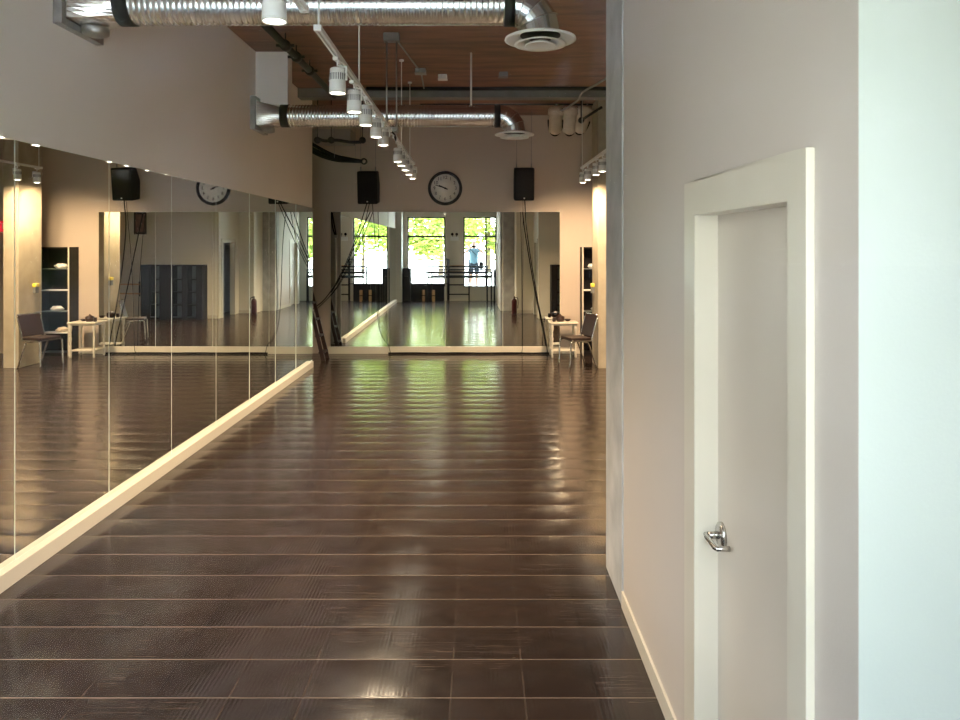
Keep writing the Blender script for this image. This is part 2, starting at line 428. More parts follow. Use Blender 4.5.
# chrome lever
hy, hz = 2.588 - oy, 0.954
bm = B()
lathe(bm, [(0, -0.016), (0.036, -0.016), (0.044, -0.011), (0.044, 0.0), (0, 0.0)], 40, (0.063, hy, hz), axis='X')
tube(bm, [(0.047, hy, hz), (0.012, hy, hz)], 0.013, 16)
hd = obj('door_handle', bm, 'satin', door)
bm = B()
tube(bm, [(0.020, hy + 0.012, hz), (0.006, hy + 0.006, hz), (0.002, hy - 0.02, hz), (0.002, hy - 0.105, hz), (0.008, hy - 0.118, hz), (0.048, hy - 0.118, hz)], 0.009, 14)
obj('lever', bm, 'satin', hd)
bm = B(); lathe(bm, [(0, -0.024), (0.010, -0.024), (0.012, -0.016), (0, -0.016)], 20, (0.063, hy - 0.0, hz - 0.0), axis='X'); obj('lock_button', bm, 'darklever', hd)

# doorway with an open door in the recess beyond the column
d2 = bpy.data.objects.new('door_2', None); COL.objects.link(d2); d2.location = (1.69, 6.25, 0); struct(d2)
bm = B()
for (a, b, z0, z1) in ((-.56, -.45, 0, 2.17), (.45, .56, 0, 2.17), (-.45, .45, 2.06, 2.17)):
    bx(bm, -0.02, 0, a, b, z0, z1)
obj('door_casing', bm, 'trim', d2)
box_obj('door_panel', (0.13, 0.45, 0.40, 0.44, 0.01, 2.05), 'dkwood', d2)

# ================================================================== MIRRORS
PW = 1.125
def mirror_panel(name, w, h, label, group, loc, rot):
    r = thing(name, label, 'mirror', loc, 0, group); r.rotation_euler = rot
    bm = B(); bx(bm, -w / 2, w / 2, -0.0055, 0.0, 0, h)
    obj('glass_body', bm, 'mirroredge', r)
    bm = B(); bm.faces.new([bm.verts.new(p) for p in ((-w / 2 + .002, -0.0058, .002), (w / 2 - .002, -0.0058, .002), (w / 2 - .002, -0.0058, h - .002), (-w / 2 + .002, -0.0058, h - .002))])
    obj('silvered_face', bm, 'mirror', r)
    return r
ys = 12.30
for k in range(10):
    yc = ys - PW * (k + 0.5)
    mirror_panel('mirror_panel', PW - 0.006, 2.48, f'tall frameless mirror panel on the long side wall, {ORD[k]} from its far end',
                 'mirror panels along the side wall', (XM - 0.006 + (0.003 if k < 3 else 0), yc, 0.10), (0, 0, PI / 2 + math.radians((.28, .28, .14)[k] if k < 3 else 0)))   # the far panels are hung slightly askew
BW = (1.458 + 2.716) / 4
BTILT = math.radians(0.46)      # the back mirror hangs very slightly askew
for k in range(4):
    xc = 1.458 - BW * (k + 0.5)
    mirror_panel('mirror_panel', BW - 0.005, 2.45, f'frameless mirror panel on the back wall under the clock, {ORD[k]} from the chair end',
                 'mirror panels on the back wall', (xc, YB - 0.024 + (xc + .63) * math.tan(BTILT), 0.13), (0, 0, BTILT))

# ================================================================== DUCTS
def spiral_duct(bm, x0, x1, r=0.132, pitch=0.038, seg=40):
    n = int((x1 - x0) / (pitch / 4)); rings = []
    for i in range(n + 1):
        row = []
        for j in range(seg):
            a = 2 * PI * j / seg
            x = x0 + (x1 - x0) * i / n
            xs = x + pitch * 1.0 * (j / seg)      # helix
            ph = (xs / pitch) % 1.0
            rr = r + 0.0055 * (max(0, math.cos(2 * PI * ph)) ** 2)
            row.append(bm.verts.new((x, rr * math.cos(a), rr * math.sin(a))))
        rings.append(row)
    for q in range(n):
        for j in range(seg):
            f = bm.faces.new((rings[q][j], rings[q][(j + 1) % seg], rings[q + 1][(j + 1) % seg], rings[q + 1][j])); f.smooth = True

def make_duct(label, y, z, xend, hangers):
    t = thing('air_duct', label, 'air duct', (XM, y, z))
    L = xend - XM
    bm = B()                                            # wall frame round the opening
    for (a, b, c2, d) in ((-.27, .27, .16, .20), (-.27, .27, -.20, -.155), (-.27, -.22, -.155, .16), (.22, .27, -.155, .16)):
        bx(bm, -0.006, 0.05, a, b, c2, d)
    obj('wall_flange', bm, 'galvdull', t)
    bm = B()                                            # square-to-round reducer
    seg = 40; rows = []
    for k in range(5):
        tt = k / 4; row = []
        for j in range(seg):
            a = 2 * PI * j / seg + PI / 4
            ca, sa = math.cos(a), math.sin(a); m = max(abs(ca), abs(sa))
            sq = Vector((ca / m * 0.22, sa / m * 0.155)); ci = Vector((ca * 0.133, sa * 0.133))
            p = sq.lerp(ci, tt); row.append(bm.verts.new((0.0 + 0.31 * tt, p.x, p.y)))
        rows.append(row)
    for q in range(4):
        for j in range(seg): bm.faces.new((rows[q][j], rows[q][(j + 1) % seg], rows[q + 1][(j + 1) % seg], rows[q + 1][j]))
    obj('reducer', bm, 'foil', t)
    bm = B(); lathe(bm, [(0.132, 0.30), (0.141, 0.30), (0.141, 0.40), (0.132, 0.40)], 40, axis='X', cap=False); obj('clamp_band', bm, 'rubber', t)
    e = L - 0.10                                        # elbow starts
    bm = B(); spiral_duct(bm, 0.38, e - 0.06 - 0.16); obj('spiral_pipe', bm, 'galv', t)
    bm = B(); lathe(bm, [(0.132, e - 0.29), (0.142, e - 0.29), (0.142, e - 0.22), (0.132, e - 0.22)], 40, axis='X', cap=False); obj('end_band', bm, 'rubber', t)
    bm = B()                                            # segmented elbow
    cx, cz, rad = e - 0.235, -0.19, 0.19
    pts = []
    for k in range(5):
        a = k / 4 * PI / 2
        pts.append((cx + rad * math.sin(a), 0, cz + rad * math.cos(a)))
    pts.append((cx + rad, 0, cz - 0.015))
    rr = 0.136
    rows = []
    for i, p in enumerate(pts):
        a = min(i, 4) / 4 * PI / 2
        d1 = Vector((math.sin(a), 0, math.cos(a)))
        rows.append([bm.verts.new(Vector(p) + d1 * rr * math.cos(2 * PI * j / 40) + Vector((0, 1, 0)) * rr * math.sin(2 * PI * j / 40)) for j in range(40)])
    for q in range(len(rows) - 1):
        for j in range(40):
            f = bm.faces.new((rows[q][j], rows[q][(j + 1) % 40], rows[q + 1][(j + 1) % 40], rows[q + 1][j])); f.smooth = False
    for i in (1, 2, 3):                                 # raised seams
        p = Vector(pts[i]); a = i / 4 * PI / 2; d1 = Vector((math.sin(a), 0, math.cos(a)))
        ring = [p + d1 * (rr + .002) * math.cos(2 * PI * j / 40) + Vector((0, 1, 0)) * (rr + .002) * math.sin(2 * PI * j / 40) for j in range(41)]
        tube(bm, ring, 0.005, 6, cap=False)
    obj('elbow', bm, 'galv', t)
    ex = cx + rad; zb = cz - 0.015                       # round diffuser
    bm = B()
    lathe(bm, [(0.137, zb), (0.20, zb - 0.005), (0.240, zb - 0.020), (0.243, zb - 0.032), (0.225, zb - 0.034), (0.165, zb - 0.012), (0.15, zb - 0.008)], 56, (ex, 0, 0), cap=False)
    obj('diffuser_ring', bm, 'white', t)
    bm = B()
    lathe(bm, [(0.09, zb - 0.030), (0.175, zb - 0.058), (0.178, zb - 0.064), (0.150, zb - 0.060), (0.075, zb - 0.034), (0.09, zb - 0.030)], 48, (ex, 0, 0), cap=False)
    lathe(bm, [(0.0, zb - 0.040), (0.06, zb - 0.044), (0.105, zb - 0.068), (0.098, zb - 0.072), (0.05, zb - 0.056), (0.0, zb - 0.053)], 48, (ex, 0, 0))
    obj('diffuser_cone', bm, 'white', t)
    bm = B(); lathe(bm, [(0, zb - 0.004), (0.137, zb - 0.004), (0.137, zb + .004), (0, zb + .004)], 32, (ex, 0, 0)); obj('diffuser_throat', bm, 'rubber', t)
    bm = B()                                            # small damper port under the reducer
    lathe(bm, [(0.0, -0.205), (0.06, -0.205), (0.085, -0.195), (0.088, -0.175), (0.088, -0.15), (0.0, -0.15)], 28, (0.12, 0.02, 0))
    obj('access_port', bm, 'galvdull', t)
    for hx in hangers:
        bm = B(); x = hx - XM
        tube(bm, [(x, 0, 0.133), (x, 0, ZC - z)], 0.012, 8)
        obj('hanger_rod', bm, 'white', t)
    return t
make_duct('near spiral metal air duct crossing the ceiling, its round outlet closest to the windows', 5.1, 3.59, 0.455 + 0.10 + .02 - .02, [-1.4])
make_duct('far spiral metal air duct below the drywall soffit box by the steel beam', 9.25, 3.56, 0.47 + 0.10, [-0.11])
# soffit drywall box over the far duct
bm = B(); bx(bm, XM - 0.006, -2.36, 9.2, 9.42, 3.69, ZC); struct(obj('trim_3', bm, 'wallleft'))

# ================================================================== TRACK LIGHTS
def make_can(label, loc, group):
    """origin at the track's underside"""
    t = thing('track_spotlight', label, 'spotlight', loc, 0, group)
    bm = B(); bx(bm, -0.018, 0.018, -0.05, 0.05, -0.022, 0.0); tube(bm, [(0, 0, -0.02), (0.0, 0, -0.05), (0.062, 0, -0.06), (0.062, 0, -0.15)], 0.008, 8)
    obj('bracket', bm, 'white', t, bevel=0.002)
    bm = B()
    lathe(bm, [(0.0, -0.068), (0.045, -0.068), (0.050, -0.074), (0.052, -0.120), (0.055, -0.190), (0.057, -0.238), (0.050, -0.238), (0.048, -0.215)], 32)
    body = obj('lamp_can', bm, 'white', t)
    bm = B()
    for j in range(22):
        a = 2 * PI * j / 22
        q = B(); bx(q, 0.050, 0.0545, -0.0032, 0.0032, -0.150, -0.105); q.transform(Matrix.Rotation(a, 4, 'Z'))
        me = bpy.data.meshes.new('q'); q.to_mesh(me); q.free(); bm.from_mesh(me); bpy.data.meshes.remove(me)
    obj('vent_slots', bm, 'steel', body)
    bm = B(); lathe(bm, [(0.0, -0.238), (0.030, -0.237), (0.050, -0.232), (0.050, -0.226), (0.0, -0.226)], 28)
    obj('lens', bm, 'lens', t)
    return t
def lamp(loc, aim, w, angle=124, blend=1.0, col=WARM):
    L = bpy.data.lights.new('spotlight_beam', 'SPOT'); L.energy = w; L.color = col; L.spot_size = math.radians(angle); L.spot_blend = blend; L.shadow_soft_size = 0.045
    o = bpy.data.objects.new('spotlight_beam', L); COL.objects.link(o); o.location = loc
    o.rotation_euler = (Vector(aim) - Vector(loc)).to_track_quat('-Z', 'Y').to_euler()
ZTK = 3.215
def track(name, label, p0, p1, rods):
    t = thing(name, label, 'light track', ((p0[0] + p1[0]) / 2, (p0[1] + p1[1]) / 2, ZTK))
    ox, oy_ = t.location.x, t.location.y
    d = Vector((p1[0] - p0[0], p1[1] - p0[1], 0)); n = Vector((d.y, -d.x, 0)).normalized()
    bm = B()
    def bar(o0, o1, z0, z1):
        a = Vector((p0[0] - ox, p0[1] - oy_, 0)); b = Vector((p1[0] - ox, p1[1] - oy_, 0))
        v = [bm.verts.new(q + n * o + Vector((0, 0, z))) for q in (a, b) for (o, z) in ((o0, z0), (o1, z0), (o1, z1), (o0, z1))]
        for f in ((0, 1, 2, 3), (4, 7, 6, 5), (0, 4, 5, 1), (1, 5, 6, 2), (2, 6, 7, 3), (3, 7, 4, 0)): bm.faces.new([v[i] for i in f])
    bar(-.020, -.008, 0, .03); bar(.008, .020, 0, .03); bar(-.008, .008, .018, .03)
    obj('rail', bm, 'white', t)
    for yy in (p0, p1):
        bm = B(); bx(bm, yy[0] - ox - .022, yy[0] - ox + .022, yy[1] - oy_ - .02, yy[1] - oy_ + .02, -.002, .032); obj('end_cap', bm, 'white', t)
    for ry in rods:
        f = (ry - p0[1]) / (p1[1] - p0[1]); x = p0[0] + (p1[0] - p0[0]) * f
        bm = B(); tube(bm, [(x - ox, ry - oy_, 0.03), (x - ox, ry - oy_, ZC - ZTK)], 0.006, 8); lathe(bm, [(0, ZC - ZTK - .02), (.03, ZC - ZTK - .02), (.03, ZC - ZTK), (0, ZC - ZTK)], 16, (x - ox, ry - oy_, 0))
        obj('hanger_rod', bm, 'white', t)
    return t
trx = lambda y: -0.94 - (y - 3.4) * 0.0105
track('light_track', 'white ceiling light track section nearest the windows, crossing under the near duct', (trx(2.0), 2.0), (trx(4.04), 4.04), [2.4])
track('light_track', 'white ceiling light track section between the two ducts', (trx(4.40), 4.40), (trx(8.25), 8.25), [4.42, 6.0])
track('light_track', 'white ceiling light track section ending near the back wall clock', (trx(8.75), 8.75), (trx(11.6), 11.6), [9.6, 10.9])
track('light_track', 'white ceiling light track over the back corner with the chair', (1.72, 7.4), (1.655, 12.2), [8.2, 12.15])
ca = make_can('white track spotlight nearest the windows, hanging in front of the near duct', (trx(3.43), 3.43, ZTK), 'spotlights on the long track')
CANS = [5.04, 5.75, 6.37, 7.06, 7.63, 9.12, 9.56, 10.14, 10.76, 11.41]
WHO = ['white track spotlight just beyond the near duct, first on the middle section',
       'white track spotlight second along the middle track section', 'white track spotlight third along the middle track section',
       'white track spotlight fourth along the middle track section', 'white track spotlight last on the middle track section, at its far duct end',
       'white track spotlight first on the far track section, just past the far duct', 'white track spotlight second on the far track section',
       'white track spotlight third on the far track section', 'white track spotlight next to last on the far track section',
       'white track spotlight at the very end of the far section by the clock wall']
for y, w in zip(CANS, WHO): dup(ca, (trx(y), y, ZTK), R.uniform(-.4, .4), w)
for y in [3.43] + CANS:
    lamp((trx(y), y, ZTK - 0.255), (trx(y) + 0.15 * math.sin(y * 3), y + 0.1, 0), SPOT_W)
RC = [8.6, 9.45, 10.3, 10.8, 11.6, 12.1]  # the first two are out of view, added to light the room
for k, y in enumerate(RC):
    x = 1.72 - (y - 7.4) * 0.0135
    o = dup(ca, (x, y, ZTK), R.uniform(-.3, .3), f'white spotlight on the short track over the chair corner, {ORD[len(RC) - 1 - k]} from the back wall')
    o['group'] = 'spotlights on the chair corner track'
    lamp((x, y, ZTK - 0.255), (x + .25, y + 1.3, 0.6) if y > 11 else (x + .2, y + .25, 0), SPOT_W * (1.0 if y > 11 else 0.8), angle=130, col=(1.0, 0.70, 0.42))
# twin-rod feed between track sections
t = thing('track_power_feed', 'twin-rod power feed dropping from a grey canopy to the light track', 'power feed', (trx(8.4), 8.42, ZC))
bm = B(); bx(bm, -.09, .09, -.06, .06, -.09, 0); obj('canopy', bm, 'steel', t, bevel=.008)
for s in (-.055, .055):
    bm = B(); tube(bm, [(s, 0, -.09), (s, 0, -1.06)], .009, 8); obj('feed_rod', bm, 'galvdull', t)
bm = B(); bx(bm, -.07, .07, -.05, .05, -1.10, -1.055); lathe(bm, [(0, -1.125), (.06, -1.125), (.075, -1.112), (.06, -1.10), (0, -1.10)], 24); obj('feed_plate', bm, 'galvdull', t)
bm = B(); tube(bm, curve_pts([(trx(8.25), 8.27, ZTK + .015), (trx(8.3) + .04, 8.4, ZTK - .02), (trx(8.6) + .03, 8.6, ZTK - .05), (trx(8.75), 8.73, ZTK + .012)]), .008, 8)
tag(obj('jumper_cable', bm, 'black'), 'short black jumper cable bridging the two light track sections', 'cable')

# ceiling pipes and small fittings
t = thing('sprinkler_pipe', 'black ceiling pipe running lengthwise near the mirror wall', 'pipe', (-2.18, 7.0, 4.2))
bm = B(); tube(bm, [(0, 0, 0), (0, 4.20, 0)], .042, 14); obj('pipe_run', bm, 'blackmetal', t)
for yy in (1.4, 1.9, 2.6):
    bm = B(); lathe(bm, [(0, -.05), (.058, -.06), (.064, 0), (.058, .06), (0, .05)], 16, (0, yy, 0), axis='Y'); tube(bm, [(0, yy, .03), (0, yy, .14)], .008, 8); tube(bm, [(-.10, yy, 0), (.10, yy, 0)], .018, 8)
    obj('pipe_coupling', bm, 'blackmetal', t)
bm = B(); tube(bm, [(-1.7, 11.22, 4.31), (4.0, 11.22, 4.31)], .028, 12); tag(obj('conduit', bm, 'blackmetal'), 'black pipe drawing the shadow gap along the front of the steel ceiling beam', 'conduit')  # dark pipe put in for the shadow gap line above the beam
bm = B(); tube(bm, [(-1.0, 12.55, 4.325), (3.0, 12.55, 4.325)], .014, 8); tag(obj('conduit', bm, 'blackmetal'), 'thin dark conduit on the ceiling between beam and back wall', 'conduit')
bm = B(); tube(bm, [(-.96, 8.55, 4.32), (-.83, 9.95, 4.32), (-.80, 10.2, 4.32), (-.84, 11.25, 4.31)], .011, 8); tag(obj('conduit', bm, 'galvdull'), 'thin metal conduit from the twin-rod canopy to the ceiling junction box', 'conduit')
def jbox(label, x, y, m='galvdull', s=.07):
    t = thing('junction_box', label, 'junction box', (x, y, ZC))
    bm = B(); bx(bm, -s, s, -s, s, -.06, 0); obj('box_body', bm, m, t, bevel=.006)
    bm = B(); bx(bm, -s - .006, s + .006, -s - .006, s + .006, -.066, -.06); obj('cover_plate', bm, m, t)
jbox('small metal junction box on the plywood ceiling beside the thin conduit', -.80, 10.1)
jbox('pale ceiling junction box between conduit and hanger rod of the far duct', -.52, 10.45, 'white', .06)
jbox('grey junction box on the plywood ceiling behind the near round outlet', 0.32, 10.3, 'steel', .06)
jbox('white box on the ceiling behind the drywall soffit', -2.05, 10.6, 'white', .07)
# cable down the front column's far side
bm = B(); tube(bm, curve_pts([(1.80, 10.3, 4.30), (1.66, 10.6, 4.25), (1.50, 10.95, 4.2), (1.46, 11.25, 4.14), (1.36, 11.9, 4.14), (1.33, 12.3, 4.18)]), .016, 8)
tag(obj('flexible_conduit', bm, 'galvdull'), 'bent flexible grey conduit beside the beam above the chair corner', 'conduit')

# wrapped canisters hanging at the back
for k, (x, tilt) in enumerate(((1.28, .06), (1.52, .06), (1.80, .30))):
    t = thing('ceiling_canister', f'pale round-bottomed canister strapped under the ceiling, {("farthest from", "middle of three beside", "closest to")[k]} the lit back column', 'canister', (x, 12.55, ZC), 0, 'canisters under the ceiling')
    t.rotation_euler = (0, tilt, 0)
    bm = B(); lathe(bm, [(0, -.06), (.10, -.06), (.13, -.10), (.135, -.18), (.115, -.19), (.11, -.22), (.115, -.42), (.10, -.48), (.06, -.52), (0, -.53)], 28); obj('canister_body', bm, 'fabric', t)
    bm = B(); ring = [(.123 * math.cos(a), -.02, -.28 + .262 * math.sin(a)) for a in [PI + PI * i / 14 for i in range(15)]]
    tube(bm, ring, .012, 8); obj('strap', bm, 'black', t)
    bm = B(); tube(bm, [(0, 0, -.06), (0, 0, .03)], .02, 8); obj('mount_stem', bm, 'steel', t)
bm = B(); tube(bm, [(1.66, 12.3, 4.02), (1.94, 11.96, 4.17)], .022, 8); tube(bm, [(1.66, 12.3, 4.02), (1.66, 12.3, 4.34)], .012, 8); lathe(bm, [(0, -.02), (.05, -.02), (.05, .02), (0, .02)], 16, (1.66, 12.3, 4.02), axis='Y')
tag(obj('brace_bar', bm, 'blackmetal'), 'dark diagonal brace bar between ceiling and lit back column', 'brace')

# ================================================================== BACK WALL
# clock
t = thing('wall_clock', 'large round wall clock with black rim and pale face above the back mirror', 'clock', (-.635, YB, 3.01))
bm = B(); lathe(bm, [(.262, -.050), (.275, -.056), (.300, -.052), (.312, -.030), (.313, 0), (.255, 0), (.258, -.04), (.262, -.050)], 64, axis='Y', cap=False); obj('clock_rim', bm, 'blackgloss', t)
bm = B(); lathe(bm, [(0, -.022), (.268, -.022), (.268, 0), (0, 0)], 64, axis='Y'); obj('clock_face', bm, 'face', t)
for h in range(1, 13):
    a = 2 * PI * h / 12; rr = .195; bm = B()
    text_into(bm, str(h), .085, Matrix.Translation((rr * math.sin(a), -.0245, rr * math.cos(a))) @ Matrix.Rotation(PI / 2, 4, 'X'), .001)
    obj('numeral', bm, 'blackgloss', t)
def hand(name, ang, l, w, y):
    bm = B(); bx(bm, -w / 2, w / 2, -.002, .002, -.05, l); bm.transform(Matrix.Translation((0, y, 0)) @ Matrix.Rotation(ang, 4, 'Y')); obj(name, bm, 'blackgloss', t)
hand('hour_hand', math.radians(294), .125, .022, -.030); hand('minute_hand', math.radians(288), .185, .013, -.034)
bm = B(); lathe(bm, [(0, -.038), (.016, -.036), (.018, -.022), (0, -.022)], 20, axis='Y'); obj('hand_hub', bm, 'blackgloss', t)

# hung loudspeakers
def speaker(label, x, zc):
    y = 13.28
    t = thing('hanging_loudspeaker', label, 'loudspeaker', (x, y, zc)); t.rotation_euler = (math.radians(8), 0, 0)
    bm = B(); w = .175
    prof = [(-.19, -.285), (-.19, .285), (.06, .285), (.19, .05), (.13, -.285)]
    a = [bm.verts.new((-w, p[0], p[1])) for p in prof]; b = [bm.verts.new((w, p[0], p[1])) for p in prof]
    bm.faces.new(a); bm.faces.new(b)
    for i in range(5): bm.faces.new((a[i], a[(i + 1) % 5], b[(i + 1) % 5], b[i]))
    obj('cabinet', bm, 'black', t, bevel=.02)
    bm = B(); bx(bm, -.155, .155, -.206, -.188, -.26, .262); obj('grille', bm, 'black', t, bevel=.012)
    bm = B(); bx(bm, -.012, .012, -.211, -.205, -.25, -.23); obj('badge', bm, 'white', t)
    for s in (-1, 1):
        bm = B(); tube(bm, [(s * .13, -.03, .28), (s * .13, -.03, .36)], .010, 8); obj('eye_bolt', bm, 'steel', t)
        bm = B(); R8 = Matrix.Rotation(-math.radians(8), 3, 'X')
        p1 = Vector((s * .13, -.03, .35)); top = p1 + R8 @ Vector((0, 0, (ZC - zc) - .30)); tube(bm, [p1, top], .0035, 6); obj('hanger_wire', bm, 'steel', t)
    return t
speaker('black loudspeaker hung on wires over the chair end of the back mirror', .775, 3.06)
speaker('black loudspeaker hung on wires between the clock and the mirror wall', -1.97, 3.00)
def cable(name, label, pts, r=.006, m='black', n=8):
    bm = B(); tube(bm, curve_pts(pts, n), r, 6); return tag(obj(name, bm, m), label, 'cable')
cable('speaker_cable', 'dark cable sagging from the loudspeaker by the mirror wall to the niche corner', [(-1.99, 13.22, 2.72), (-2.25, 13.52, 2.07), (-2.52, 13.55, 1.44), (-2.79, 13.57, 1.02), (-3.05, 13.6, .80)], .009)
cable('speaker_cable', 'second dark cable sagging close beside the first from the same loudspeaker', [(-1.95, 13.24, 2.72), (-2.16, 13.53, 2.07), (-2.46, 13.55, 1.44), (-2.72, 13.58, 1.05), (-3.05, 13.62, .74)], .007)
cable('speaker_cable', 'thin cable hanging straight from the loudspeaker to the skirting under the mirror', [(-1.90, 13.25, 2.70), (-1.87, 13.4, 2.0), (-1.86, 13.52, .9), (-1.80, 13.55, .4), (-1.66, 13.57, .16), (-1.62, 13.585, .02)], .006)
cable('speaker_cable', 'dark cable slanting from the other loudspeaker down to the white table', [(.79, 13.24, 2.76), (.84, 13.4, 2.2), (1.0, 13.5, 1.2), (1.18, 13.54, .3), (1.22, 13.56, .02)], .010)
cable('speaker_cable', 'thin straight cable hanging from the loudspeaker near the white table', [(.76, 13.25, 2.76), (.77, 13.45, 1.8), (.77, 13.55, .9), (.77, 13.585, .14), (.74, 13.59, .02)], .005)
bm = B(); tube(bm, curve_pts([(-1.66, 13.57, .018)] + [(-1.5 + .3 * i, 13.585 + .02 * math.sin(i * 2.1), .018) for i in range(10)] + [(1.3, 13.57, .018)], 6), .016, 8)
tag(obj('floor_cable', bm, 'black'), 'black cable lying along the floor under the back mirror', 'cable')

cable('hanging_cable', 'looped black cable hanging on the grey end of the mirror wall', [(-2.93, 12.34, 3.4), (-2.93, 12.34, 2.6), (-2.90, 12.34, 2.3), (-2.84, 12.34, 2.15), (-2.88, 12.34, 2.4), (-2.92, 12.34, 2.62)], .014)
t = thing('tube_lamp', 'long white tube fixed upright on the grey end of the mirror wall', 'tube', (-2.84, 12.33, .55))
bm = B(); tube(bm, [(0, .02, 0), (0, .02, 1.6)], .020, 12); obj('tube_body', bm, 'white', t)
for z in (.0, 1.6):
    bm = B(); bx(bm, -.028, .028, -.02, .045, z - .03, z + .03); obj('tube_cap', bm, 'galvdull', t)
# ================================================================== NICHE: black hoses, ladder
bm = B()
for dx, dz in ((0, 0), (.02, .07), (.04, -.05)):
    tube(bm, curve_pts([(-3.1, 12.75, 3.78 + dz), (-2.75, 12.7, 3.56 + dz), (-2.45, 12.65, 3.44 + dz * .6), (-2.2, 12.6, 3.40 + dz * .3), (-1.98, 12.6, 3.38)]), .030, 10)
lathe(bm, [(.03, -.02), (.055, -.02), (.055, .02), (.03, .02), (.03, -.02)], 20, (-1.95, 12.6, 3.38), axis='Y', cap=False)
hose = tag(obj('cable_bundle', bm, 'black'), 'thick black cable bundle drooping out of the niche beside the loudspeaker', 'cable bundle')
for q, px in enumerate((-2.45, -2.10)):
    bm = B(); tube(bm, [(px, 12.62, 3.44), (px, 12.62, ZC)], .003, 6); obj('support_wire', bm, 'steel', hose)
t = thing('pipe_hanger', 'black swivel pipe with clamps under the far duct near the niche', 'pipe', (-2.3, 12.0, 3.62))
bm = B(); tube(bm, curve_pts([(-.30, 0, .06), (-.18, 0, .02), (.0, 0, .03), (.22, 0, .0), (.40, 0, .0)]), .026, 10); obj('pipe_arm', bm, 'blackmetal', t)
for xx in (-.30, -.08, .42):
    bm = B(); lathe(bm, [(0, -.04), (.05, -.04), (.055, 0), (.05, .04), (0, .04)], 16, (xx, 0, 0.03), axis='Y'); tube(bm, [(xx, 0, .03), (xx, 0, ZC - 3.62)], .008, 6); obj('pipe_clamp', bm, 'blackmetal', t)
# leaning folded wooden ladder
t = thing('wooden_ladder', 'dark brown wooden ladder leaning in the niche at the end of the mirror wall', 'ladder', (-2.76, 12.75, 0))
for yy in (0, .34):
    bm = B()
    v = [bm.verts.new(p) for p in ((.06, yy, 0), (.13, yy, 0), (-.16, yy, 1.20), (-.21, yy, 1.20), (.06, yy + .03, 0), (.13, yy + .03, 0), (-.16, yy + .03, 1.20), (-.21, yy + .03, 1.20))]
    for f in ((0, 1, 2, 3), (4, 7, 6, 5), (0, 4, 5, 1), (1, 5, 6, 2), (2, 6, 7, 3), (3, 7, 4, 0)): bm.faces.new([v[i] for i in f])
    obj('ladder_rail', bm, 'brownwood', t)
for k in range(4):
    z = .14 + .28 * k; x = .09 - .23 * z
    bm = B(); bx(bm, x - .05, x + .05, .03, .34, z - .012, z + .012); obj('rung', bm, 'brownvinyl', t)

# ================================================================== CHAIR CORNER
# tall glass-door cabinet
t = thing('display_cabinet', 'tall narrow dark display cabinet with glass shelves against the back wall', 'cabinet', (2.10, YB - .32, 0))
W, Dp, H = .28, .31, 1.94
bm = B(); bx(bm, -W, -W + .02, -.0, Dp, 0, H); bx(bm, W - .02, W, 0, Dp, 0, H); bx(bm, -W + .02, W - .02, 0, Dp, H - .03, H); bx(bm, -W + .02, W - .02, 0, Dp, 0, .06); bx(bm, -W + .02, W - .02, Dp - .012, Dp, .06, H - .03)
obj('carcass', bm, 'dkwood', t)
bm = B(); bx(bm, -W - .002, -W + .022, -.012, 0, 0, H); obj('front_edge', bm, 'trim', t)
for k in range(4):
    bm = B(); bx(bm, -W + .02, W - .02, .01, Dp - .012, .40 + .38 * k, .412 + .38 * k); obj('shelf', bm, 'white' if k in (0, 2) else 'greyback', t)
for k, (x, z, m, lab) in enumerate(((-.08, .414, 'fabric', 'pale crumpled cloth on the lowest shelf of the tall dark cabinet'), (.02, .794, 'white', 'white bundle on the second shelf of the tall dark cabinet'), (-.05, 1.554, 'white', 'small white bundle on the top shelf of the tall dark cabinet'))):
    bm = B(); bmesh.ops.create_icosphere(bm, subdivisions=3, radius=.08)
    for v in bm.verts:
        v.co *= 1 + .25 * math.sin(v.co.x * 70 + k) * math.cos(v.co.y * 60 + v.co.z * 50)
        v.co.x *= 1.3; v.co.z *= .6
        v.co.z = max(v.co.z, -.04)
    for f in bm.faces: f.smooth = True
    tag(obj('cloth_bundle', bm, m, loc=(2.10 + x, YB - .32 + .15, z + .04)), lab, 'cloth')

# white turned-leg table
t = thing('side_table', 'white side table with turned legs beside the chair in the back corner', 'table', (1.47, 13.30, 0))
bm = B(); bx(bm, -.25, .25, -.22, .22, .595, .622); obj('tabletop', bm, 'whitepaint', t, bevel=.006)
bm = B(); bx(bm, -.21, .21, -.18, .18, .565, .595); obj('apron', bm, 'whitepaint', t)
bm = B(); bx(bm, -.21, .21, -.18, .18, .115, .135); obj('lower_shelf', bm, 'whitepaint', t)
for sx in (-1, 1):
    for sy in (-1, 1):
        bm = B(); lathe(bm, [(0, 0), (.014, 0), (.022, .03), (.016, .06), (.024, .10), (.026, .14), (.014, .17), (.020, .20), (.013, .24), (.019, .30), (.024, .34), (.013, .37), (.018, .40), (.014, .45), (.025, .50), (.026, .595), (0, .595)], 16, (sx * .205, sy * .175, 0)); obj('leg', bm, 'whitepaint', t)
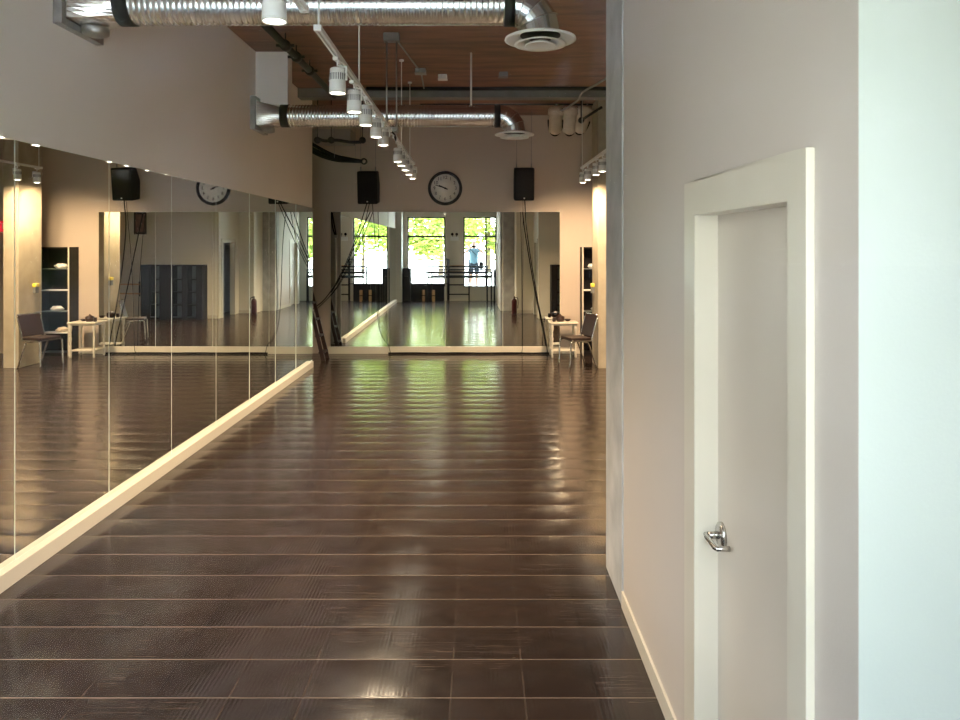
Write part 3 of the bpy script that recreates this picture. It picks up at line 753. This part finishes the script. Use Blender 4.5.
# things on it
t = thing('lidded_basket', 'small dark brown lidded basket on the white side table', 'basket', (1.42, 13.28, .622))
bm = B(); lathe(bm, [(0, 0), (.06, 0), (.075, .03), (.075, .07), (.068, .075), (0, .075)], 20); obj('basket_body', bm, 'brownwood', t)
bm = B(); lathe(bm, [(.078, .072), (.075, .085), (.03, .11), (.012, .115), (.014, .13), (0, .135)], 20); obj('lid', bm, 'brownwood', t)
bm = B(); lathe(bm, [(0, 0), (.03, 0), (.055, .03), (.06, .04), (.05, .035), (.025, .008), (0, .008)], 20); tag(obj('shallow_bowl', bm, 'brownwood', loc=(1.56, 13.34, .622)), 'small shallow brown dish on the white side table', 'dish')
bm = B(); lathe(bm, [(0, 0), (.025, 0), (.03, .01), (.03, .07), (.026, .075), (0, .075)], 18); tag(obj('jar', bm, 'brownvinyl', loc=(1.31, 13.25, .622)), 'little brown jar at the edge of the white side table', 'jar')

# chair (faces -x)
t = thing('metal_chair', 'chrome framed chair with brown seat and back beside the white side table', 'chair', (1.56, 12.05, 0), math.radians(18))
for s in (-1, 1):
    y = s * .21
    bm = B(); tube(bm, curve_pts([(.265, y, .86), (.16, y, .50), (.12, y, .455), (-.14, y, .455), (-.19, y, .44), (-.205, y, .40), (-.225, y, 0)], 6), .0125, 10); obj('frame_rail', bm, 'chrome', t)
    bm = B(); tube(bm, curve_pts([(-.02, y, .447), (.06, y, .43), (.11, y, .38), (.25, y, .0)], 6), .0125, 10); obj('rear_leg', bm, 'chrome', t)
bm = B(); tube(bm, [(.265, -.21, .86), (.265, .21, .86)], .0125, 10); obj('top_rail', bm, 'chrome', t)
bm = B(); tube(bm, [(.07, -.21, .425), (.07, .21, .425)], .011, 10); tube(bm, [(-.14, -.21, .45), (-.14, .21, .45)], .011, 10); obj('cross_bar', bm, 'chrome', t)
bm = B(); bx(bm, -.20, .16, -.20, .20, .462, .505); obj('seat', bm, 'brownvinyl', t, bevel=.015)
bm = B(); v = [bm.verts.new(p) for p in ((.155, -.20, .515), (.185, -.20, .51), (.28, -.20, .85), (.25, -.20, .855), (.155, .20, .515), (.185, .20, .51), (.28, .20, .85), (.25, .20, .855))]
for f in ((0, 1, 2, 3), (4, 7, 6, 5), (0, 4, 5, 1), (1, 5, 6, 2), (2, 6, 7, 3), (3, 7, 4, 0)): bm.faces.new([v[i] for i in f])
obj('backrest', bm, 'brownvinyl', t, bevel=.01)

# box on the lit column
t = thing('wall_dispenser', 'small dark wall box with yellow top on the lit back column', 'dispenser', (1.89, 12.42, 1.18))
bm = B(); bx(bm, -.05, 0, -.05, .05, 0, .10); obj('box_body', bm, 'steel', t, bevel=.006)
bm = B(); bx(bm, -.055, 0, -.06, .06, .10, .16); obj('cap', bm, 'yellow', t, bevel=.01)

# ================================================================== BEHIND THE FRONT COLUMN
# fire extinguisher
t = thing('fire_extinguisher', 'red fire extinguisher standing behind the front concrete column', 'fire extinguisher', (1.12, 5.60, 0))
bm = B(); lathe(bm, [(0, 0), (.075, 0), (.08, .02), (.08, .36), (.06, .42), (.03, .44), (0, .44)], 24); obj('cylinder', bm, 'red', t)
bm = B(); tube(bm, [(0, 0, .44), (0, 0, .49)], .02, 10); bx(bm, -.015, .015, -.02, .11, .49, .51); bx(bm, -.015, .015, -.02, .10, .465, .48); obj('valve_handle', bm, 'black', t)
bm = B(); tube(bm, curve_pts([(.02, 0, .47), (.09, .02, .46), (.11, .03, .34), (.10, .03, .16)]), .011, 8); obj('hose', bm, 'black', t)
# shelf of black cubes against the cross wall
t = thing('black_bookcase', 'wide black bookcase with grey glazed cubbies against the cross wall', 'bookcase', (2.82, 7.0, 0))
W, H, Dp = .82, 1.46, .39
bm = B(); bx(bm, -W, W, 0.012, .03, 0, H); bx(bm, -W, W, .03, Dp, H - .04, H); bx(bm, -W, W, .03, Dp, 0, .06)
for x in (-W, W - .03): bx(bm, x, x + .03, .03, Dp, .06, H - .04)
obj('carcass', bm, 'dkwood', t)
seg = [(-.79, -.66, 'p'), (-.66, -.42, 'g'), (-.42, -.28, 'p'), (-.28, -.02, 'g'), (-.02, .32, 'p'), (.32, .56, 'g'), (.56, .79, 'p')]
for a, b, k in seg:
    bm = B()
    if k == 'p': bx(bm, a, b, Dp - .02, Dp, .06, H - .04); obj('door_front', bm, 'dkwood', t)
    else:
        bx(bm, a, b, .03, .05, .06, H - .04); obj('back_panel', bm, 'greyback', t)
        for q in range(3):
            bm = B(); z = .38 + .34 * q; bx(bm, a, b, .05, Dp - .01, z, z + .025); obj('shelf', bm, 'dkwood', t)
# wall barres and picture on the cross wall
t = thing('wall_barre', 'double wooden ballet barre on brackets along the cross wall', 'ballet barre', (4.1, 7.0, 0))
for z in (.93, .68):
    bm = B(); tube(bm, [(-.38, .16, z), (.48, .16, z)], .021, 12); obj('rail', bm, 'tan', t)
for x in (-.25, .35):
    bm = B(); bx(bm, x - .02, x + .02, 0, .02, .6, 1.0); bx(bm, x - .01, x + .01, .02, .15, .92, .94); bx(bm, x - .01, x + .01, .02, .15, .67, .69); obj('bracket', bm, 'blackmetal', t)
t = thing('framed_picture', 'dark framed picture with faded red print high on the cross wall', 'picture', (3.83, 7.0, 2.28))
bm = B(); bx(bm, -.17, .17, 0, .025, 0, .60); obj('frame', bm, 'brownwood', t)
bm = B(); bx(bm, -.12, .12, .025, .028, .06, .54); obj('print', bm, 'picred', t)
# exit sign
t = thing('exit_sign', 'red glowing exit sign on the back wall past the lit column', 'exit sign', (3.13, YB, 2.22))
bm = B(); bx(bm, -.16, .16, -.05, 0, 0, .19); obj('sign_box', bm, 'exitred', t)
bm = B(); text_into(bm, 'EXIT', .16, Matrix.Translation((0, -.052, .095)) @ Matrix.Rotation(PI / 2, 4, 'X'), .001); obj('lettering', bm, 'white', t)

# ================================================================== WINDOW END: barres and cabinets (seen in the mirrors)
def barre(label, x0, x1, y, zs, m='blackmetal', foot=.16, group='portable ballet barres'):
    t = thing('portable_barre', label, 'ballet barre', ((x0 + x1) / 2, y, 0), 0, group); w = (x1 - x0) / 2
    z = zs[0]; c = .07
    bm = B(); tube(bm, curve_pts([(-w, 0, .03), (-w, 0, .5), (-w, 0, z - c), (-w + c * .3, 0, z - c * .3), (-w + c, 0, z), (0, 0, z), (w - c, 0, z), (w - c * .3, 0, z - c * .3), (w, 0, z - c), (w, 0, .5), (w, 0, .03)], 5), .026, 10); obj('frame', bm, m, t)
    for q in zs[1:]:
        bm = B(); tube(bm, [(-w, 0, q), (w, 0, q)], .026, 10); obj('rail', bm, m, t)
    for s in (-1, 1):
        bm = B(); tube(bm, [(s * w, -foot, .02), (s * w, foot, .02)], .02, 10); obj('foot', bm, m, t)
barre('black portable ballet barre standing closest to the room', -1.62, .60, .98, (1.05, .87))
barre('black portable ballet barre standing just behind the closest one', -1.70, .46, .80, (1.24, 1.02))
barre('wide black portable ballet barre nearest the window sill', -1.50, .72, .62, (1.12, .90), foot=.12)
# tall frame in front of the narrow window
t = thing('tall_barre_frame', 'tall thin black frame in front of the narrow window', 'frame', (-1.60, .50, 0))
bm = B(); tube(bm, [(-.64, 0, 0), (-.64, 0, 1.50), (.66, 0, 1.50), (.66, 0, 0)], .024, 8); obj('frame', bm, 'blackmetal', t)
bm = B(); tube(bm, [(-.64, 0, .62), (.66, 0, .62)], .014, 8); obj('rail', bm, 'blackmetal', t)
t = thing('barre_rack', 'black rack with tan upper bars against the pier between the windows', 'rack', (-.50, .47, 0))
for x in (-.40, .32):
    bm = B(); tube(bm, [(x, 0, 0), (x, 0, 1.50)], .022, 8); obj('upright', bm, 'blackmetal', t)
for z, m in ((.24, 'blackmetal'), (.58, 'blackmetal'), (1.05, 'tan'), (1.26, 'tan')):
    bm = B(); tube(bm, [(-.40, 0, z), (.32, 0, z)], .022, 8); obj('rail', bm, m, t)
t = thing('low_cabinet', 'low black cabinet under the narrow window', 'cabinet', (-1.62, .40, 0))
bm = B(); bx(bm, -.70, .55, -.04, .06, 0, .60); obj('cabinet_body', bm, 'navy', t, bevel=.01)
bm = B(); bx(bm, -.72, .57, -.045, .075, .60, .625); obj('cabinet_top', bm, 'navy', t)
t = thing('tall_speaker_case', 'tall narrow black case between the corner pier and the narrow window', 'case', (-2.395, .62, 0))
bm = B(); bx(bm, -.14, .14, -.12, .12, .0, 1.18); obj('case_body', bm, 'navy', t, bevel=.015)
bm = B(); tube(bm, [(-.05, .12, .9), (-.05, .15, .9), (.05, .15, .9), (.05, .12, .9)], .008, 8); obj('handle', bm, 'steel', t)
for x, lab in ((-1.80, 'tan rolled mat standing by the feet of the barres, on the mirror side'), (-1.44, 'tan rolled mat standing beside another one at the barre feet')):
    t = thing('rolled_mat', lab, 'rolled mat', (x, .60 if x < -1.5 else .71, 0))
    bm = B(); lathe(bm, [(0, 0), (.05, 0), (.055, .01), (.055, .40), (.05, .41), (.02, .41), (.018, .38), (0, .38)], 20); obj('roll', bm, 'tan', t)
    bm = B(); lathe(bm, [(.054, .2), (.058, .2), (.058, .225), (.054, .225), (.054, .2)], 20, cap=False); obj('strap', bm, 'black', t)
# emergency light on the pier
t = thing('emergency_light', 'white twin-head emergency light high on the pier between the windows', 'emergency light', (-.70, YW, 2.36))
bm = B(); bx(bm, -.15, .15, 0, .07, -.20, -.06); obj('battery_box', bm, 'white', t, bevel=.01)
for s in (-1, 1):
    bm = B(); lathe(bm, [(0, .0), (.03, .0), (.05, .05), (.05, .075), (0, .075)], 18, (s * .08, .02, .03), axis='Y'); tube(bm, [(s * .08, .03, .03), (s * .06, .03, -.08)], .01, 6); obj('lamp_head', bm, 'black', t)

# ================================================================== OUTSIDE
ZG = 0.40
bm = B(); bx(bm, -40, 40, -60, 0.15, ZG - .3, ZG); struct(obj('ground_outside', bm, 'pave'))
def make_tree(label, loc, s):
    t = thing('street_tree', label, 'tree', loc, 0, 'street trees outside')
    bm = B(); tube(bm, curve_pts([(0, 0, -.02), (.04, .02, 1.2), (-.03, 0, 2.4), (.05, .03, 4.2)]), [.14 - .0035 * i for i in range(25)], 10); obj('trunk', bm, 'bark', t)
    bm = B()
    for _ in range(70):
        a = R.uniform(0, 2 * PI); rr = 2.1 * math.sqrt(R.random()); cz = R.uniform(1.3, 5.6)
        k = math.sqrt(max(0.05, 1 - ((cz - 3.6) / 2.6) ** 2)); cx, cy = rr * k * math.cos(a), rr * k * math.sin(a)
        for _ in range(70):
            v = Vector((R.gauss(0, .36), R.gauss(0, .36), R.gauss(0, .28)))
            d = Vector((R.uniform(-1, 1), R.uniform(-1, 1), R.uniform(-1, 1))).normalized(); e, f = frame_at(d)
            c0 = Vector((cx, cy, cz)) + v; q = R.uniform(.10, .20)
            bm.faces.new([bm.verts.new(c0 + e * q * x + f * q * .6 * y) for x, y in ((-1, 0), (0, -.8), (1, 0), (0, .8))])
    obj('foliage', bm, 'leaves', t)
    t.scale = (s, s, s); return t
tr = make_tree('leafy street tree outside, straight across from the pier between windows', (-1.6, -10.5, ZG), 1.0)
for loc, s, rz, lab in (((3.9, -10.5, ZG), .95, 1.0, 'leafy street tree outside, across from the wide window'),
                        ((-7.2, -11.0, ZG), 1.0, 2.2, 'leafy street tree outside, beyond the mirror wall end'),
                        ((1.0, -17.0, ZG), 1.2, 3.9, 'taller leafy tree across the street, behind the two nearest trees'),
                        ((9.3, -11.5, ZG), 1.0, 5.1, 'leafy street tree outside, past the outer end of the wide window')):
    o = dup(tr, loc, rz, lab); o.scale = (s, s, s)
# ------------------------------------------------------------------ the photographer, seen in the back mirror
def skin_mesh(name, verts, edges, m, parent=None, extra=None, sub=2):
    me = bpy.data.meshes.new(name); me.from_pydata([v[:3] for v in verts], edges, [])
    o = bpy.data.objects.new(name, me); COL.objects.link(o)
    sk = o.modifiers.new('skin', 'SKIN'); sk.use_smooth_shade = True
    for i, v in enumerate(verts):
        d = me.skin_vertices[0].data[i]; rr = v[3]
        d.radius = rr if isinstance(rr, tuple) else (rr, rr); d.use_root = (i == 0)
    ss = o.modifiers.new('sub', 'SUBSURF'); ss.levels = sub; ss.render_levels = sub
    dg = bpy.context.evaluated_depsgraph_get()
    m2 = bpy.data.meshes.new_from_object(o.evaluated_get(dg)); bpy.data.objects.remove(o)
    bm = B(); bm.from_mesh(m2); bpy.data.meshes.remove(m2)
    if extra: extra(bm)
    for f in bm.faces: f.smooth = True
    me = bpy.data.meshes.new(name); bm.to_mesh(me); bm.free()
    me.materials.append(M_[m])
    o = bpy.data.objects.new(name, me); COL.objects.link(o); o.parent = parent
    return o
PY = -.46
person = thing('person', 'person outside the window in light blue shirt and dark shorts, holding up a phone', 'person', (0, PY, ZG))
V = [(0, 0, .93, (.15, .11)), (0, -.01, 1.12, (.135, .10)), (0, -.01, 1.30, (.16, .11)), (0, 0, 1.42, (.12, .08)), (0, .02, 1.50, .05), (0, .05, 1.60, .05)]
E = [(0, 1), (1, 2), (2, 3), (3, 4), (4, 5)]
def chain(start, pts):
    p = start
    for q in pts: V.append(q); E.append((p, len(V) - 1)); p = len(V) - 1
    return p
for s in (-1, 1):
    chain(0, [(s * .10, 0, .84, .085), (s * .105, .01, .48, .058), (s * .11, -.02, .30, .055), (s * .11, -.03, .09, .036), (s * .115, .02, .045, .036), (s * .125, .13, .03, .030)])
    w = chain(3, [(s * .18, 0, 1.42, .055), (s * .36, .19, 1.31, .042), (s * .25, .30, 1.40, .036), (s * .135, .385, 1.50, .026), (s * .105, .405, 1.525, (.030, .018))])
    for k in range(4):                                  # fingers fold round the phone's end
        z = 1.585 - .022 * k; l = (.9, 1.0, .95, .78)[k]
        chain(w, [(s * .098, .425, z - .005, .0095), (s * .093, .425 + .022 * l, z, .0085), (s * .080, .438, z + .002, .0075), (s * .080 - s * .018 * l, .438, z + .003, .0065)])
    chain(w, [(s * .085, .395, 1.505, .011), (s * .072, .402, 1.508, .0095), (s * .055, .410, 1.512, .008)])
def head(bm):
    q = B(); bmesh.ops.create_uvsphere(q, u_segments=32, v_segments=24, radius=1)
    for v in q.verts:
        x, y, z = v.co
        w = 1 - .22 * max(0, -z) ** 1.5
        p = Vector((x * .076 * w, y * .098 * (1 - .10 * max(0, -z)), z * .118))
        if y > 0:
            nose = math.exp(-((x / .20) ** 2) - ((z + .12) / .22) ** 2); p.y += .024 * nose
            eye = math.exp(-(((abs(x) - .42) / .2) ** 2) - ((z - .08) / .14) ** 2); p.y -= .010 * eye
            p.y += .006 * math.exp(-((x / .35) ** 2) - ((z + .48) / .10) ** 2)
        v.co = p + Vector((0, .075, 1.635))
    me = bpy.data.meshes.new('h'); q.to_mesh(me); q.free(); bm.from_mesh(me); bpy.data.meshes.remove(me)
    for s in (-1, 1):
        q = B(); bmesh.ops.create_uvsphere(q, u_segments=12, v_segments=8, radius=1)
        for v in q.verts: v.co = Vector((v.co.x * .012 + s * .077, v.co.y * .018 + .065, v.co.z * .032 + 1.635))
        me = bpy.data.meshes.new('h'); q.to_mesh(me); q.free(); bm.from_mesh(me); bpy.data.meshes.remove(me)
skin_mesh('body', V, E, 'skin', person, head)
def ball(name, c, r, m):
    bm = B(); bmesh.ops.create_uvsphere(bm, u_segments=24, v_segments=16, radius=1)
    for v in bm.verts: v.co = Vector((v.co.x * r[0] + c[0], v.co.y * r[1] + c[1], v.co.z * r[2] + c[2]))
    for f in bm.faces: f.smooth = True
    return obj(name, bm, m, person)
for s in (-1, 1): ball('eye', (s * .031, .160, 1.645), (.012, .008, .009), 'blackgloss')
bm = B(); bmesh.ops.create_uvsphere(bm, u_segments=32, v_segments=24, radius=1)
bmesh.ops.delete(bm, geom=[v for v in bm.verts if v.co.z < .15 - .55 * max(0, -v.co.y) + .45 * max(0, v.co.y)], context='VERTS')
for v in bm.verts: v.co = Vector((v.co.x * .083, v.co.y * .106 + .070, v.co.z * .124 + 1.640))
for f in bm.faces: f.smooth = True
obj('hair', bm, 'hair', person)
SV = [(0, 0, .78, (.195, .140)), (0, -.01, 1.08, (.165, .125)), (0, -.01, 1.28, (.185, .130)), (0, 0, 1.42, (.14, .095)), (0, .015, 1.47, .075),
      (.18, 0, 1.425, .075), (.27, .095, 1.37, .068), (-.18, 0, 1.425, .075), (-.27, .095, 1.37, .068)]
skin_mesh('shirt', SV, [(0, 1), (1, 2), (2, 3), (3, 4), (3, 5), (5, 6), (3, 7), (7, 8)], 'shirt', person)
SV = [(0, 0, .90, (.168, .125)), (.10, 0, .80, .105), (.11, .01, .50, .098), (-.10, 0, .80, .105), (-.11, .01, .50, .098), (0, 0, 1.06, (.15, .115))]
skin_mesh('shorts', SV, [(0, 1), (1, 2), (0, 3), (3, 4), (0, 5)], 'shorts', person)
for s in (-1, 1):
    bm = B(); bx(bm, s * .12 - .045, s * .12 + .045, -.09, .18, 0, .06); obj('shoe', bm, 'black', person, bevel=.02)
t = thing('phone', 'black phone held up in both hands by the person outside', 'phone', (0, -.022, CZ))
bm = B(); bx(bm, -.076, .076, -.008, 0, -.036, .036); obj('phone_body', bm, 'blackgloss', t, bevel=.003)
bm = B(); bx(bm, .035, .066, 0.0, .0015, 0, .028); obj('camera_bump', bm, 'steel', t)
t = thing('shoulder_bag', 'black shoulder bag at the hip of the person outside', 'bag', (.27, PY - .02, ZG + .72))
bm = B(); bx(bm, -.08, .08, -.12, .12, 0, .26); obj('bag_body', bm, 'black', t, bevel=.03)
bm = B(); tube(bm, curve_pts([(0, .08, .25), (-.12, .155, .45), (-.34, .155, .66), (-.43, .03, .765), (-.38, -.14, .66), (-.16, -.14, .45), (0, -.08, .25)]), .012, 8); obj('strap', bm, 'black', t)
